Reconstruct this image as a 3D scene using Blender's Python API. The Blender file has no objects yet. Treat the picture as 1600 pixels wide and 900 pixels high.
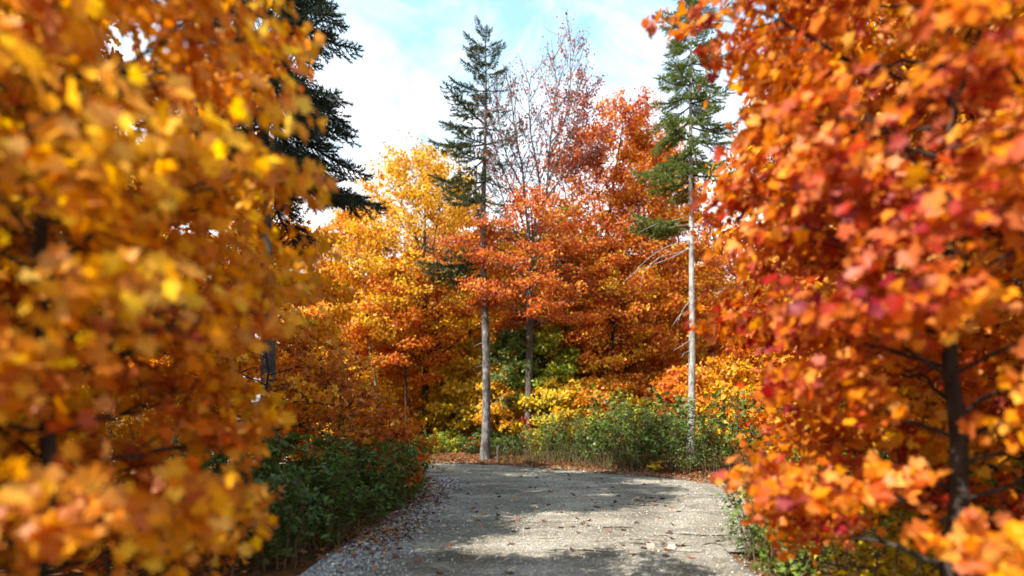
import bpy, math, random
import numpy as np
from mathutils import Vector

# ----------------------------------------------------------------------------
# camera, world, sun, exposure
# ----------------------------------------------------------------------------
S = bpy.context.scene
COL = S.collection
R_ = math.radians
EYE = 1.6

cam_d = bpy.data.cameras.new('camera')
cam = bpy.data.objects.new('camera', cam_d)
COL.objects.link(cam)
cam.location = (0, 0, EYE)
cam.rotation_euler = (R_(90), 0, 0)
cam_d.sensor_width = 36
cam_d.lens = 18                      # 800 px of a 1600 px wide picture
cam_d.shift_y = 210 / 1600
cam_d.clip_start = 0.05
cam_d.clip_end = 2000
cam_d.dof.use_dof = True
cam_d.dof.focus_distance = 9.5
cam_d.dof.aperture_fstop = 0.42
S.camera = cam

SUN_EL, SUN_BEHIND = 43.0, 36.0       # height; degrees behind the picture plane, from the left
sv = Vector((-math.cos(R_(SUN_BEHIND)) * math.cos(R_(SUN_EL)),
             -math.sin(R_(SUN_BEHIND)) * math.cos(R_(SUN_EL)), math.sin(R_(SUN_EL))))
sun_d = bpy.data.lights.new('sun', 'SUN')
sun = bpy.data.objects.new('sun', sun_d)
COL.objects.link(sun)
sun.rotation_euler = sv.to_track_quat('Z', 'Y').to_euler()
sun_d.energy = 5.0
sun_d.angle = R_(0.53)
sun_d.color = (1.0, 0.95, 0.86)

W = bpy.data.worlds.new('World')
S.world = W
W.use_nodes = True
wn, wl = W.node_tree.nodes, W.node_tree.links
wn.clear()


def wnode(t, **kw):
    n = wn.new(t)
    for k, v in kw.items():
        setattr(n, k, v)
    return n


w_out = wnode('ShaderNodeOutputWorld')
w_bg = wnode('ShaderNodeBackground')
w_sky = wnode('ShaderNodeTexSky', sky_type='NISHITA', sun_disc=False, sun_elevation=R_(SUN_EL),
              sun_rotation=R_(180 + 90 - SUN_BEHIND), air_density=1.0, dust_density=0.6, ozone_density=1.0)
w_bg.inputs['Strength'].default_value = 0.15
tc = wnode('ShaderNodeTexCoord')
sep = wnode('ShaderNodeSeparateXYZ')
wl.new(tc.outputs['Generated'], sep.inputs[0])
mp = wnode('ShaderNodeMapping')
mp.inputs['Scale'].default_value = (1.0, 1.0, 1.9)
mp.inputs['Location'].default_value = (0.35, 0.2, 0.1)
wl.new(tc.outputs['Generated'], mp.inputs[0])
ns = wnode('ShaderNodeTexNoise')
ns.inputs['Scale'].default_value = 3.4
ns.inputs['Detail'].default_value = 7
ns.inputs['Roughness'].default_value = 0.62
ns.inputs['Distortion'].default_value = 0.5
wl.new(mp.outputs[0], ns.inputs['Vector'])
ma = wnode('ShaderNodeMath', operation='MULTIPLY')      # fewer clouds higher up
ma.inputs[1].default_value = -1.75
wl.new(sep.outputs['Z'], ma.inputs[0])
mb = wnode('ShaderNodeMath', operation='ADD')
wl.new(ns.outputs['Fac'], mb.inputs[0])
mc = wnode('ShaderNodeMath', operation='ADD')
mc.inputs[1].default_value = 0.88
wl.new(ma.outputs[0], mc.inputs[0])
wl.new(mc.outputs[0], mb.inputs[1])
cr = wnode('ShaderNodeValToRGB')
cr.color_ramp.elements[0].position = 0.30
cr.color_ramp.elements[0].color = (0.12, 0.12, 0.12, 1)
cr.color_ramp.elements[1].position = 0.60
cr.color_ramp.elements[1].color = (1, 1, 1, 1)
wl.new(mb.outputs[0], cr.inputs[0])
mx = wnode('ShaderNodeMix', data_type='RGBA')
wl.new(cr.outputs[0], mx.inputs['Factor'])
tint = wnode('ShaderNodeMix', data_type='RGBA', blend_type='MULTIPLY')
tint.inputs['Factor'].default_value = 1.0
tint.inputs['B'].default_value = (1.30, 1.74, 1.46, 1)
wl.new(w_sky.outputs[0], tint.inputs['A'])
wl.new(tint.outputs['Result'], mx.inputs['A'])
mx.inputs['B'].default_value = (4.9, 5.0, 5.1, 1)        # sunlit cloud
wl.new(mx.outputs['Result'], w_bg.inputs[0])
wl.new(w_bg.outputs[0], w_out.inputs[0])

S.view_settings.view_transform = 'Standard'
S.view_settings.look = 'None'
S.view_settings.exposure = 1.2
S.view_settings.gamma = 1.0
S.render.engine = 'CYCLES'
S.cycles.max_bounces = 10
S.cycles.diffuse_bounces = 7
S.cycles.transmission_bounces = 4
S.cycles.glossy_bounces = 2
S.cycles.use_denoising = True
S.cycles.sample_clamp_indirect = 6.0

# ----------------------------------------------------------------------------
# helpers
# ----------------------------------------------------------------------------
UP = np.array([0.0, 0.0, 1.0])


def unit(v):
    v = np.asarray(v, float)
    return v / np.maximum(np.linalg.norm(v, axis=-1, keepdims=True), 1e-9)


def at(px, d, py=None):
    """world point of a spot measured in the photograph, at distance d"""
    x = (px - 800) / 800 * d
    return np.array([x, d, 0.0 if py is None else EYE + (660 - py) / 800 * d])


def mesh_of(name, V, faces, smooth=False):
    V = np.asarray(V, np.float32).reshape(-1, 3)
    fl = [np.asarray(f, np.int32) for f in faces if len(f)]
    me = bpy.data.meshes.new(name)
    me.vertices.add(len(V))
    me.vertices.foreach_set('co', V.ravel())
    idx = np.concatenate([f.ravel() for f in fl])
    tot = np.concatenate([np.full(len(f), f.shape[1], np.int32) for f in fl])
    start = np.concatenate([[0], np.cumsum(tot)[:-1]]).astype(np.int32)
    me.loops.add(len(idx))
    me.loops.foreach_set('vertex_index', idx)
    me.polygons.add(len(tot))
    me.polygons.foreach_set('loop_start', start)
    me.polygons.foreach_set('loop_total', tot)
    if smooth:
        me.polygons.foreach_set('use_smooth', np.ones(len(tot), bool))
    me.update(calc_edges=True)
    return me


def obj(name, me, m, parent=None, kind=None):
    o = bpy.data.objects.new(name, me)
    COL.objects.link(o)
    if m is not None:
        if not me.materials:
            me.materials.append(m)
        elif me.materials[0] != m:
            o.material_slots[0].link = 'OBJECT'
            o.material_slots[0].material = m
    if parent is not None:
        o.parent = parent
    if kind:
        o['kind'] = kind
    return o


def tag(o, label, cat, group=None):
    o['label'] = label
    o['category'] = cat
    if group:
        o['group'] = group
    return o


def thing(name, label, cat, loc, group=None, rz=0.0, scale=1.0):
    o = bpy.data.objects.new(name, None)
    COL.objects.link(o)
    o.empty_display_size = 0.2
    o.location = loc
    o.rotation_euler = (0, 0, rz)
    o.scale = (scale,) * 3
    return tag(o, label, cat, group)


class Tubes:
    """collects tapered tubes for one mesh"""

    def __init__(self):
        self.V, self.Q, self.T, self.n = [], [], [], 0

    def add(self, pts, rad, sides=5):
        pts = np.asarray(pts, float)
        rad = np.broadcast_to(np.asarray(rad, float), (len(pts),))
        tan = unit(np.gradient(pts, axis=0))
        ref = np.array([1.0, 0.13, 0.07]) if abs(tan[:, 2]).mean() > 0.7 else UP
        a = unit(np.cross(tan, ref))
        b = np.cross(tan, a)
        ang = np.arange(sides) / sides * 2 * math.pi
        ring = pts[:, None] + rad[:, None, None] * (np.cos(ang)[None, :, None] * a[:, None] + np.sin(ang)[None, :, None] * b[:, None])
        self.V.append(ring.reshape(-1, 3))
        k = len(pts)
        i = np.arange(k - 1)[:, None] * sides + np.arange(sides)[None]
        j = np.arange(k - 1)[:, None] * sides + (np.arange(sides)[None] + 1) % sides
        self.Q.append(np.stack([i, j, j + sides, i + sides], -1).reshape(-1, 4) + self.n)
        self.n += k * sides
        self.V.append(pts[-1:] + tan[-1:] * rad[-1])
        m = np.arange(sides) + self.n - sides
        self.T.append(np.stack([m, np.roll(m, -1), np.full(sides, self.n)], -1))
        self.n += 1
        return self

    def mesh(self, name, smooth=True):
        return mesh_of(name, np.concatenate(self.V), [np.concatenate(self.Q), np.concatenate(self.T)], smooth)


KITE = (np.array([[0, -.5, 0], [.36, -.02, .1], [0, .55, -.04], [-.36, -.02, .1]]), [[0, 1, 2], [0, 2, 3]])
TRI3 = (np.array([[0, -.5, 0], [.5, .12, .12], [.12, .14, .02], [0, .6, -.06], [-.12, .14, .02], [-.5, .12, .12]]),
        [[0, 1, 2, 4], [0, 4, 5, 5], [2, 3, 4, 4]])
_ang = [(-90, .10), (-70, .40), (-28, .50), (-12, .34), (18, .58), (42, .36), (62, .44), (90, .64)]
_r = [(math.cos(R_(a)) * r, math.sin(R_(a)) * r) for a, r in _ang]
_l = [(-x, y) for x, y in _r[-2:0:-1]]
MAPLE = (np.array([[x, y, .16 * abs(x) - .10 * max(y, 0)] for x, y in [(0, -.12)] + _r[1:] + _l]),
         [[0, 1, 2, 3, 4, 5, 6, 7], [0, 7, 8, 9, 10, 11, 12, 13]])
OVAL = (np.array([[0, -.5, 0], [.2, -.12, .07], [.16, .22, .05], [0, .55, -.08], [-.16, .22, .05], [-.2, -.12, .07]]),
        [[0, 1, 2, 3], [0, 3, 4, 5]])


def leaf_mesh(name, C, N, size, rng, shape=KITE, along=None):
    """one small leaf at every C, facing N"""
    n = len(C)
    N = unit(N)
    t = rng.normal(size=(n, 3)) if along is None else along
    t = unit(t - (t * N).sum(1, keepdims=True) * N)
    b = np.cross(N, t)
    tv, tf = shape
    k = len(tv)
    curl = rng.uniform(-.8, 3.2, n)
    V = C[:, None] + size[:, None, None] * (tv[None, :, 0, None] * b[:, None] + tv[None, :, 1, None] * t[:, None] + tv[None, :, 2, None] * curl[:, None, None] * N[:, None])
    by = {}
    for f in tf:
        f = list(dict.fromkeys(f))
        by.setdefault(len(f), []).append(f)
    base = (np.arange(n) * k)[:, None, None]
    faces = [(np.array(fs)[None] + base).reshape(-1, q) for q, fs in by.items()]
    return mesh_of(name, V.reshape(-1, 3), faces)


# ----------------------------------------------------------------------------
# materials
# ----------------------------------------------------------------------------
def mat(name):
    m = bpy.data.materials.new(name)
    m.use_nodes = True
    m.node_tree.nodes.clear()
    return m, m.node_tree.nodes, m.node_tree.links


def ramp(nodes, stops, interp='LINEAR'):
    r = nodes.new('ShaderNodeValToRGB')
    r.color_ramp.interpolation = interp
    e = r.color_ramp.elements
    while len(e) < len(stops):
        e.new(0.5)
    for x, (p, c) in zip(e, stops):
        x.position = p
        x.color = (*c, 1)
    return r


def leaf_mat(name, cols, patch=0.8, mix=0.5, trans=0.5, gloss=0.018):
    """leaves whose own colour varies leaf by leaf and from branch to branch"""
    m, n, l = mat(name)
    geo = n.new('ShaderNodeNewGeometry')
    tcn = n.new('ShaderNodeTexCoord')
    oi = n.new('ShaderNodeObjectInfo')
    off = n.new('ShaderNodeVectorMath')
    off.operation = 'ADD'
    sc = n.new('ShaderNodeMath')
    sc.operation = 'MULTIPLY'
    sc.inputs[1].default_value = 57.0
    l.new(oi.outputs['Random'], sc.inputs[0])
    l.new(tcn.outputs['Object'], off.inputs[0])
    l.new(sc.outputs[0], off.inputs[1])
    no = n.new('ShaderNodeTexNoise')
    no.inputs['Scale'].default_value = patch
    no.inputs['Detail'].default_value = 3
    no.inputs['Roughness'].default_value = 0.6
    l.new(off.outputs[0], no.inputs['Vector'])
    mr = n.new('ShaderNodeMapRange')
    mr.inputs['From Min'].default_value = 0.33
    mr.inputs['From Max'].default_value = 0.67
    l.new(no.outputs['Fac'], mr.inputs['Value'])
    mf = n.new('ShaderNodeMix')
    mf.data_type = 'FLOAT'
    mf.inputs['Factor'].default_value = 1 - mix
    l.new(mr.outputs[0], mf.inputs['A'])
    l.new(geo.outputs['Random Per Island'], mf.inputs['B'])
    k = len(cols)
    rp = ramp(n, [(0.12 + 0.76 * i / max(k - 1, 1), c) for i, c in enumerate(cols)])
    l.new(mf.outputs['Result'], rp.inputs[0])
    # each leaf a little paler or deeper than its neighbour
    w = n.new('ShaderNodeTexWhiteNoise')
    w.noise_dimensions = '1D'
    l.new(geo.outputs['Random Per Island'], w.inputs['W'])
    vr = n.new('ShaderNodeMapRange')
    vr.inputs['To Min'].default_value = 0.62
    vr.inputs['To Max'].default_value = 1.22
    l.new(w.outputs['Value'], vr.inputs['Value'])
    hs = n.new('ShaderNodeHueSaturation')
    l.new(rp.outputs[0], hs.inputs['Color'])
    l.new(vr.outputs[0], hs.inputs['Value'])
    sc2 = n.new('ShaderNodeSeparateColor')
    l.new(w.outputs['Color'], sc2.inputs[0])
    for sock, lo, hi, ch in (('Hue', .488, .515, 0), ('Saturation', .94, 1.10, 1)):
        q_ = n.new('ShaderNodeMapRange')
        q_.inputs['To Min'].default_value = lo
        q_.inputs['To Max'].default_value = hi
        l.new(sc2.outputs[ch], q_.inputs['Value'])
        l.new(q_.outputs[0], hs.inputs[sock])
    d = n.new('ShaderNodeBsdfDiffuse')
    t = n.new('ShaderNodeBsdfTranslucent')
    g = n.new('ShaderNodeBsdfGlossy')
    g.inputs['Roughness'].default_value = 0.5
    for x in (d, t):
        l.new(hs.outputs[0], x.inputs['Color'])
    m1, m2 = n.new('ShaderNodeMixShader'), n.new('ShaderNodeMixShader')
    m1.inputs[0].default_value = trans
    m2.inputs[0].default_value = gloss
    l.new(d.outputs[0], m1.inputs[1])
    l.new(t.outputs[0], m1.inputs[2])
    l.new(m1.outputs[0], m2.inputs[1])
    l.new(g.outputs[0], m2.inputs[2])
    o = n.new('ShaderNodeOutputMaterial')
    l.new(m2.outputs[0], o.inputs[0])
    return m


def bark_mat(name, c1, c2, c3, scale=9.0, stretch=0.18, bump=0.6):
    m, n, l = mat(name)
    tcn = n.new('ShaderNodeTexCoord')
    mpn = n.new('ShaderNodeMapping')
    mpn.inputs['Scale'].default_value = (1, 1, stretch)
    l.new(tcn.outputs['Object'], mpn.inputs[0])
    no = n.new('ShaderNodeTexNoise')
    no.inputs['Scale'].default_value = scale * 2
    no.inputs['Detail'].default_value = 6
    no.inputs['Roughness'].default_value = 0.65
    l.new(mpn.outputs[0], no.inputs['Vector'])
    n2 = n.new('ShaderNodeTexNoise')
    n2.inputs['Scale'].default_value = 2.4
    n2.inputs['Detail'].default_value = 4
    l.new(tcn.outputs['Object'], n2.inputs['Vector'])
    av = n.new('ShaderNodeMix')
    av.data_type = 'FLOAT'
    av.inputs['Factor'].default_value = 0.45
    l.new(no.outputs['Fac'], av.inputs['A'])
    l.new(n2.outputs['Fac'], av.inputs['B'])
    rp = ramp(n, [(0.36, c1), (0.5, c2), (0.64, c3)])
    l.new(av.outputs['Result'], rp.inputs[0])
    b = n.new('ShaderNodeBump')
    b.inputs['Strength'].default_value = bump
    b.inputs['Distance'].default_value = 0.03
    l.new(no.outputs['Fac'], b.inputs['Height'])
    p = n.new('ShaderNodeBsdfPrincipled')
    p.inputs['Roughness'].default_value = 0.9
    p.inputs['Specular IOR Level'].default_value = 0.15
    l.new(rp.outputs[0], p.inputs['Base Color'])
    l.new(b.outputs[0], p.inputs['Normal'])
    o = n.new('ShaderNodeOutputMaterial')
    l.new(p.outputs[0], o.inputs[0])
    return m


YEL = (0.78, 0.47, 0.030)
LEM = (0.68, 0.52, 0.050)
YOR = (0.78, 0.36, 0.020)
ORA = (0.70, 0.215, 0.014)
DOR = (0.60, 0.120, 0.012)
RED = (0.47, 0.055, 0.022)
CRI = (0.33, 0.022, 0.026)
PNK = (0.56, 0.120, 0.050)
BRN = (0.24, 0.085, 0.028)
GRN = (0.105, 0.175, 0.022)
DGR = (0.046, 0.086, 0.016)
LGR = (0.24, 0.34, 0.040)
OLV = (0.15, 0.17, 0.028)

LM = dict(
    yellow_orange=leaf_mat('yellow_orange_leaves', [ORA, YOR, YEL, YEL, YOR, ORA]),
    orange=leaf_mat('orange_leaves', [DOR, ORA, YOR, ORA, YEL, YOR]),
    orange_red=leaf_mat('orange_red_leaves', [RED, DOR, ORA, ORA, YOR]),
    red=leaf_mat('red_leaves', [CRI, RED, DOR, ORA, ORA, YOR], 0.7),
    red_mixed=leaf_mat('red_mixed_leaves', [YEL, YEL, YOR, DOR, RED, ORA, YOR, YEL], 0.55, 0.6),
    pink=leaf_mat('pinkish_red_leaves', [RED, PNK, DOR, ORA, PNK, ORA, YOR], 0.9),
    purple=leaf_mat('faded_purple_leaves', [(.26, .08, .05), (.36, .12, .10), PNK, (.42, .08, .04)], 1.0),
    yellow=leaf_mat('yellow_leaves', [YOR, YEL, LEM, YEL, LGR], 0.9),
    yellow_green=leaf_mat('yellow_green_leaves', [GRN, LGR, LEM, YEL, YOR], 0.8),
    green=leaf_mat('green_leaves', [DGR, DGR, GRN, OLV, GRN, LGR], 1.2, trans=0.4, gloss=0.035),
    dark_green=leaf_mat('dark_green_leaves', [DGR, DGR, GRN, GRN, OLV, GRN], 1.6, trans=0.32, gloss=0.04),
    light_green=leaf_mat('light_green_leaves', [GRN, LGR, LGR, LEM, GRN], 1.6, trans=0.4),
    brown_orange=leaf_mat('brown_orange_leaves', [BRN, DOR, ORA, BRN, YOR], 1.6),
    vine=leaf_mat('crimson_vine_leaves', [CRI, RED, CRI], 2.0),
    weed=leaf_mat('dry_weed_stems', [(.12, .05, .025), (0.07, 0.05, 0.025), (.08, .09, .02), (0.14, 0.10, 0.05)], 2.0, trans=0.1, gloss=0.02),
)
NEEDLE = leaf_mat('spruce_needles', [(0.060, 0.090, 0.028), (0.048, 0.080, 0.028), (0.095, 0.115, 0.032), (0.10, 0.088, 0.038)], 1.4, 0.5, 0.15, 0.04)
NEEDLE_SHADED = leaf_mat('shaded_spruce_needles', [(0.022, 0.040, 0.024), (0.030, 0.052, 0.028), (0.042, 0.058, 0.026)], 1.6, 0.5, 0.12, 0.04)  # shade on the roadside spruce put into its needle colour
NEEDLE_SUNLIT = leaf_mat('sunlit_spruce_needles', [(0.13, 0.18, 0.036), (0.20, 0.24, 0.042), (0.11, 0.16, 0.034)], 1.6, 0.5, 0.35, 0.03)  # sunlight on the boughs painted in as a paler yellow-green
BARK = bark_mat('maple_bark', (0.035, 0.026, 0.020), (0.085, 0.068, 0.055), (0.19, 0.165, 0.14))
BARK_DK = bark_mat('dark_bark', (0.014, 0.010, 0.008), (0.035, 0.026, 0.020), (0.075, 0.06, 0.05))  # darkest of the brown barks
BARK_GR = bark_mat('grey_spruce_bark', (0.035, 0.030, 0.027), (0.105, 0.094, 0.085), (0.29, 0.265, 0.235), 6, 0.45, 1.0)
BARK_PL = bark_mat('pale_spruce_bark', (0.10, 0.09, 0.08), (0.27, 0.245, 0.22), (0.46, 0.43, 0.39), 6, 0.45, 1.0)
STEM = bark_mat('shrub_stem', (0.06, 0.04, 0.025), (0.12, 0.085, 0.05), (0.2, 0.15, 0.09), 20, 0.3, 0.2)

# ----------------------------------------------------------------------------
# ground and road
# ----------------------------------------------------------------------------
EDGE_L = np.array([(-2.1, -30), (-2.1, 4), (-2.12, 6.5), (-2.05, 9), (-2.1, 11.5), (-2.4, 13.5), (-3.1, 15.3), (-4.2, 16.6), (-6.2, 17.9), (-10, 19.5), (-20, 21.8), (-60, 28)], float)
EDGE_R = np.array([(2.1, -30), (2.5, 3.4), (3.5, 6.5), (4.8, 9), (5.7, 11.5), (5.5, 14.0), (3.3, 16.5), (0.2, 19.2), (-4.1, 20.9), (-9, 22.9), (-20, 25.6), (-60, 33)], float)


def resample(P, n):
    """smooth curve through P, n points"""
    k = len(P)
    t = np.linspace(0, k - 1, n)
    i = np.clip(t.astype(int), 0, k - 2)
    f = (t - i)[:, None]
    p0, p1, p2, p3 = P[np.maximum(i - 1, 0)], P[i], P[i + 1], P[np.minimum(i + 2, k - 1)]
    m1, m2 = (p2 - p0) / 2, (p3 - p1) / 2
    ends = (i == 0) | (i >= k - 3)
    m1[ends], m2[ends] = (p2 - p1)[ends], (p2 - p1)[ends]
    return (2 * f**3 - 3 * f**2 + 1) * p1 + (f**3 - 2 * f**2 + f) * m1 + (-2 * f**3 + 3 * f**2) * p2 + (f**3 - f**2) * m2


EL, ER = resample(EDGE_L, 221), resample(EDGE_R, 221)
POLY = np.concatenate([EL[::2], ER[::-2]])


def road_dist(P):
    """metres outside the road's edge (negative on the road)"""
    P = np.asarray(P, float).reshape(-1, 2)
    A, B = POLY, np.roll(POLY, -1, 0)
    best = np.full(len(P), 1e9)
    inside = np.zeros(len(P), bool)
    for a, b in zip(A, B):
        ab = b - a
        t = np.clip(((P - a) @ ab) / max(ab @ ab, 1e-9), 0, 1)
        best = np.minimum(best, np.linalg.norm(P - a - t[:, None] * ab, axis=1))
        c = (a[1] > P[:, 1]) != (b[1] > P[:, 1])
        if c.any():
            xx = a[0] + (P[:, 1] - a[1]) / (b[1] - a[1] + 1e-12) * ab[0]
            inside ^= c & (P[:, 0] < xx)
    return np.where(inside, -best, best)


_rg = np.random.default_rng(5)
_WV = [(_rg.uniform(-1, 1, 2) * s, _rg.uniform(0, 6.28), a) for s, a in ((.35, .10), (.5, .07), (.9, .045), (1.4, .03), (2.3, .018), (3.1, .014))]


def waves(P, lo=0):
    return sum(a * np.sin(P @ k + ph) for k, ph, a in _WV[lo:])


def ground_z(P):
    P = np.asarray(P, float).reshape(-1, 2)
    d = road_dist(P)
    out = np.clip(d, 0, None)
    rise = 0.85 * (1 - np.exp(-out / 5.5)) * np.clip((P[:, 1] - 10) / 10, 0.25, 1) + 0.055 * np.clip(out - 6, 0, 120)
    s = np.clip(out / 1.2, 0, 1)
    return np.where(d < 0, -0.10 * np.clip(-d / 0.35, 0, 1), rise + s * (waves(P) + 0.02))


def gz(x, y):
    return float(ground_z([[x, y]])[0])


def grid_axis(lo, hi, near, far):
    a = np.arange(-near, near + .001, 0.3)
    g = near * 1.13 ** np.arange(1, 60)
    g = g[g < far]
    return np.concatenate([-g[::-1], a, g])


gx = grid_axis(0, 0, 12, 600)
gy = grid_axis(0, 0, 15, 600) + 12
GX, GY = np.meshgrid(gx, gy)
P = np.stack([GX.ravel(), GY.ravel()], 1)
Z = ground_z(P)
nx, ny = len(gx), len(gy)
i = (np.arange(ny - 1)[:, None] * nx + np.arange(nx - 1)[None]).ravel()
gm, n, l = mat('forest_floor')
tcn = n.new('ShaderNodeTexCoord')
v1 = n.new('ShaderNodeTexVoronoi')
v1.inputs['Scale'].default_value = 11
l.new(tcn.outputs['Object'], v1.inputs['Vector'])
n1 = n.new('ShaderNodeTexNoise')
n1.inputs['Scale'].default_value = 0.9
n1.inputs['Detail'].default_value = 6
l.new(tcn.outputs['Object'], n1.inputs['Vector'])
r1 = ramp(n, [(0.0, (0.05, 0.03, 0.016)), (0.35, (0.11, 0.055, 0.022)), (0.6, (0.19, 0.075, 0.022)), (0.8, (0.10, 0.07, 0.032)), (1.0, (0.24, 0.13, 0.035))])
l.new(v1.outputs['Color'], r1.inputs[0])
r2 = ramp(n, [(0.4, (0.55, 0.55, 0.55)), (0.62, (1.05, 1.0, 0.95))])
l.new(n1.outputs['Fac'], r2.inputs[0])
mm = n.new('ShaderNodeMix')
mm.data_type = 'RGBA'
mm.blend_type = 'MULTIPLY'
mm.inputs['Factor'].default_value = 1
l.new(r1.outputs[0], mm.inputs['A'])
l.new(r2.outputs[0], mm.inputs['B'])
bp = n.new('ShaderNodeBump')
bp.inputs['Strength'].default_value = 0.8
bp.inputs['Distance'].default_value = 0.03
l.new(v1.outputs['Distance'], bp.inputs['Height'])
pr = n.new('ShaderNodeBsdfPrincipled')
pr.inputs['Roughness'].default_value = 0.95
pr.inputs['Specular IOR Level'].default_value = 0.1
l.new(mm.outputs['Result'], pr.inputs['Base Color'])
l.new(bp.outputs[0], pr.inputs['Normal'])
l.new(pr.outputs[0], n.new('ShaderNodeOutputMaterial').inputs[0])
obj('ground', mesh_of('ground', np.column_stack([P, Z]), [np.stack([i, i + 1, i + nx + 1, i + nx], 1)], True), gm, kind='structure')

# the road: a strip with wheel tracks, low crown and soft ridges of loose gravel
ROWS, COLS = 441, 61
EL2, ER2 = resample(EDGE_L, ROWS), resample(EDGE_R, ROWS)
_je = np.random.default_rng(17)
EL2 = EL2 + np.convolve(_je.normal(0, .13, ROWS), [.25, .5, .25], 'same')[:, None] * np.array([1, .4])
ER2 = ER2 + np.convolve(_je.normal(0, .13, ROWS), [.25, .5, .25], 'same')[:, None] * np.array([.6, 1])
u = np.linspace(0, 1, COLS)
RP = EL2[:, None] * (1 - u[None, :, None]) + ER2[:, None] * u[None, :, None]
RPf = RP.reshape(-1, 2)
uu = np.broadcast_to(u[None], (ROWS, COLS)).ravel()


def road_z(P, uu):
    e = np.minimum(uu, 1 - uu)
    return 0.012 + 0.02 * np.clip(e / .25, 0, 1) - 0.02 * np.exp(-((uu - .34) / .06) ** 2) - 0.02 * np.exp(-((uu - .66) / .06) ** 2) \
        + 0.035 * np.exp(-((e - .035) / .025) ** 2) + 0.25 * waves(P, 3) + 0.006 * np.sin(P[:, 0] * 7.1 + P[:, 1] * 3.3) + 0.005 * np.sin(P[:, 1] * 9.7 - P[:, 0] * 5)


RZ = road_z(RPf, uu)
edge = (uu == 0) | (uu == 1)
RZ[edge] = -0.06
i = (np.arange(ROWS - 1)[:, None] * COLS + np.arange(COLS - 1)[None]).ravel()
rm, n, l = mat('gravel_road')
tcn = n.new('ShaderNodeTexCoord')
uvn = n.new('ShaderNodeAttribute')
uvn.attribute_name = 'across'
va = n.new('ShaderNodeTexVoronoi')
va.inputs['Scale'].default_value = 34
l.new(tcn.outputs['Object'], va.inputs['Vector'])
vb = n.new('ShaderNodeTexVoronoi')
vb.inputs['Scale'].default_value = 95
l.new(tcn.outputs['Object'], vb.inputs['Vector'])
na = n.new('ShaderNodeTexNoise')
na.inputs['Scale'].default_value = 1.1
na.inputs['Detail'].default_value = 8
na.inputs['Roughness'].default_value = 0.62
mpn = n.new('ShaderNodeMapping')
mpn.inputs['Scale'].default_value = (0.5, 1.3, 1)
l.new(tcn.outputs['Object'], mpn.inputs[0])
l.new(mpn.outputs[0], na.inputs['Vector'])
nb = n.new('ShaderNodeTexNoise')
nb.inputs['Scale'].default_value = 60
nb.inputs['Detail'].default_value = 4
l.new(tcn.outputs['Object'], nb.inputs['Vector'])
rA = ramp(n, [(0.30, (0.180, 0.154, 0.114)), (0.48, (0.252, 0.221, 0.168)), (0.68, (0.325, 0.293, 0.234))])
l.new(na.outputs['Fac'], rA.inputs[0])
rB = ramp(n, [(0.0, (0.5, 0.5, 0.52)), (0.5, (1.0, 1.0, 1.0)), (1.0, (1.6, 1.6, 1.62))])
sB = n.new('ShaderNodeSeparateColor')
l.new(vb.outputs['Color'], sB.inputs[0])
l.new(sB.outputs[0], rB.inputs[0])
rC = ramp(n, [(0.0, (0.68, 0.67, 0.66)), (0.6, (1.0, 1.0, 1.0)), (1.0, (1.5, 1.5, 1.54))])
sC = n.new('ShaderNodeSeparateColor')
l.new(va.outputs['Color'], sC.inputs[0])
l.new(sC.outputs[0], rC.inputs[0])


def mul(a, b, f=1.0):
    x = n.new('ShaderNodeMix')
    x.data_type = 'RGBA'
    x.blend_type = 'MULTIPLY'
    x.inputs['Factor'].default_value = f
    l.new(a, x.inputs['A'])
    l.new(b, x.inputs['B'])
    return x.outputs['Result']


# the loose stones at the sides and between the wheel tracks are paler and greyer
rT = ramp(n, [(0.0, (1.2, 1.24, 1.34)), (0.10, (1.1, 1.13, 1.2)), (0.2, (0.95, .95, .95)), (0.33, (0.84, .83, .80)), (0.44, (1.16, 1.16, 1.16)),
              (0.52, (1.2, 1.2, 1.21)), (0.64, (0.84, .83, .81)), (0.74, (1.2, 1.21, 1.22)), (0.84, (.96, .96, .95)), (1.0, (1.15, 1.15, 1.18))])
l.new(uvn.outputs['Fac'], rT.inputs[0])
nd = n.new('ShaderNodeTexNoise')
nd.inputs['Scale'].default_value = 0.55
nd.inputs['Detail'].default_value = 5
nd.inputs['Roughness'].default_value = 0.7
l.new(mpn.outputs[0], nd.inputs['Vector'])
rD = ramp(n, [(0.38, (0.74, 0.72, 0.70)), (0.5, (1, 1, 1)), (0.66, (1.12, 1.11, 1.08))])
l.new(nd.outputs['Fac'], rD.inputs[0])
c = mul(mul(mul(rA.outputs[0], rB.outputs[0], .9), rC.outputs[0], .8), rT.outputs[0])
c = mul(c, rD.outputs[0])
hb = n.new('ShaderNodeMath')
hb.operation = 'ADD'
l.new(vb.outputs['Distance'], hb.inputs[0])
l.new(nb.outputs['Fac'], hb.inputs[1])
bp = n.new('ShaderNodeBump')
bp.inputs['Strength'].default_value = 0.8
bp.inputs['Distance'].default_value = 0.016
l.new(hb.outputs[0], bp.inputs['Height'])
pr = n.new('ShaderNodeBsdfPrincipled')
pr.inputs['Roughness'].default_value = 0.92
pr.inputs['Specular IOR Level'].default_value = 0.2
l.new(c, pr.inputs['Base Color'])
l.new(bp.outputs[0], pr.inputs['Normal'])
l.new(pr.outputs[0], n.new('ShaderNodeOutputMaterial').inputs[0])
rme = mesh_of('road', np.column_stack([RPf, RZ]), [np.stack([i, i + 1, i + COLS + 1, i + COLS], 1)], True)
at_ = rme.attributes.new('across', 'FLOAT', 'POINT')
at_.data.foreach_set('value', uu.astype(np.float32))
obj('road', rme, rm, kind='structure')

_rtree = None


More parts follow.
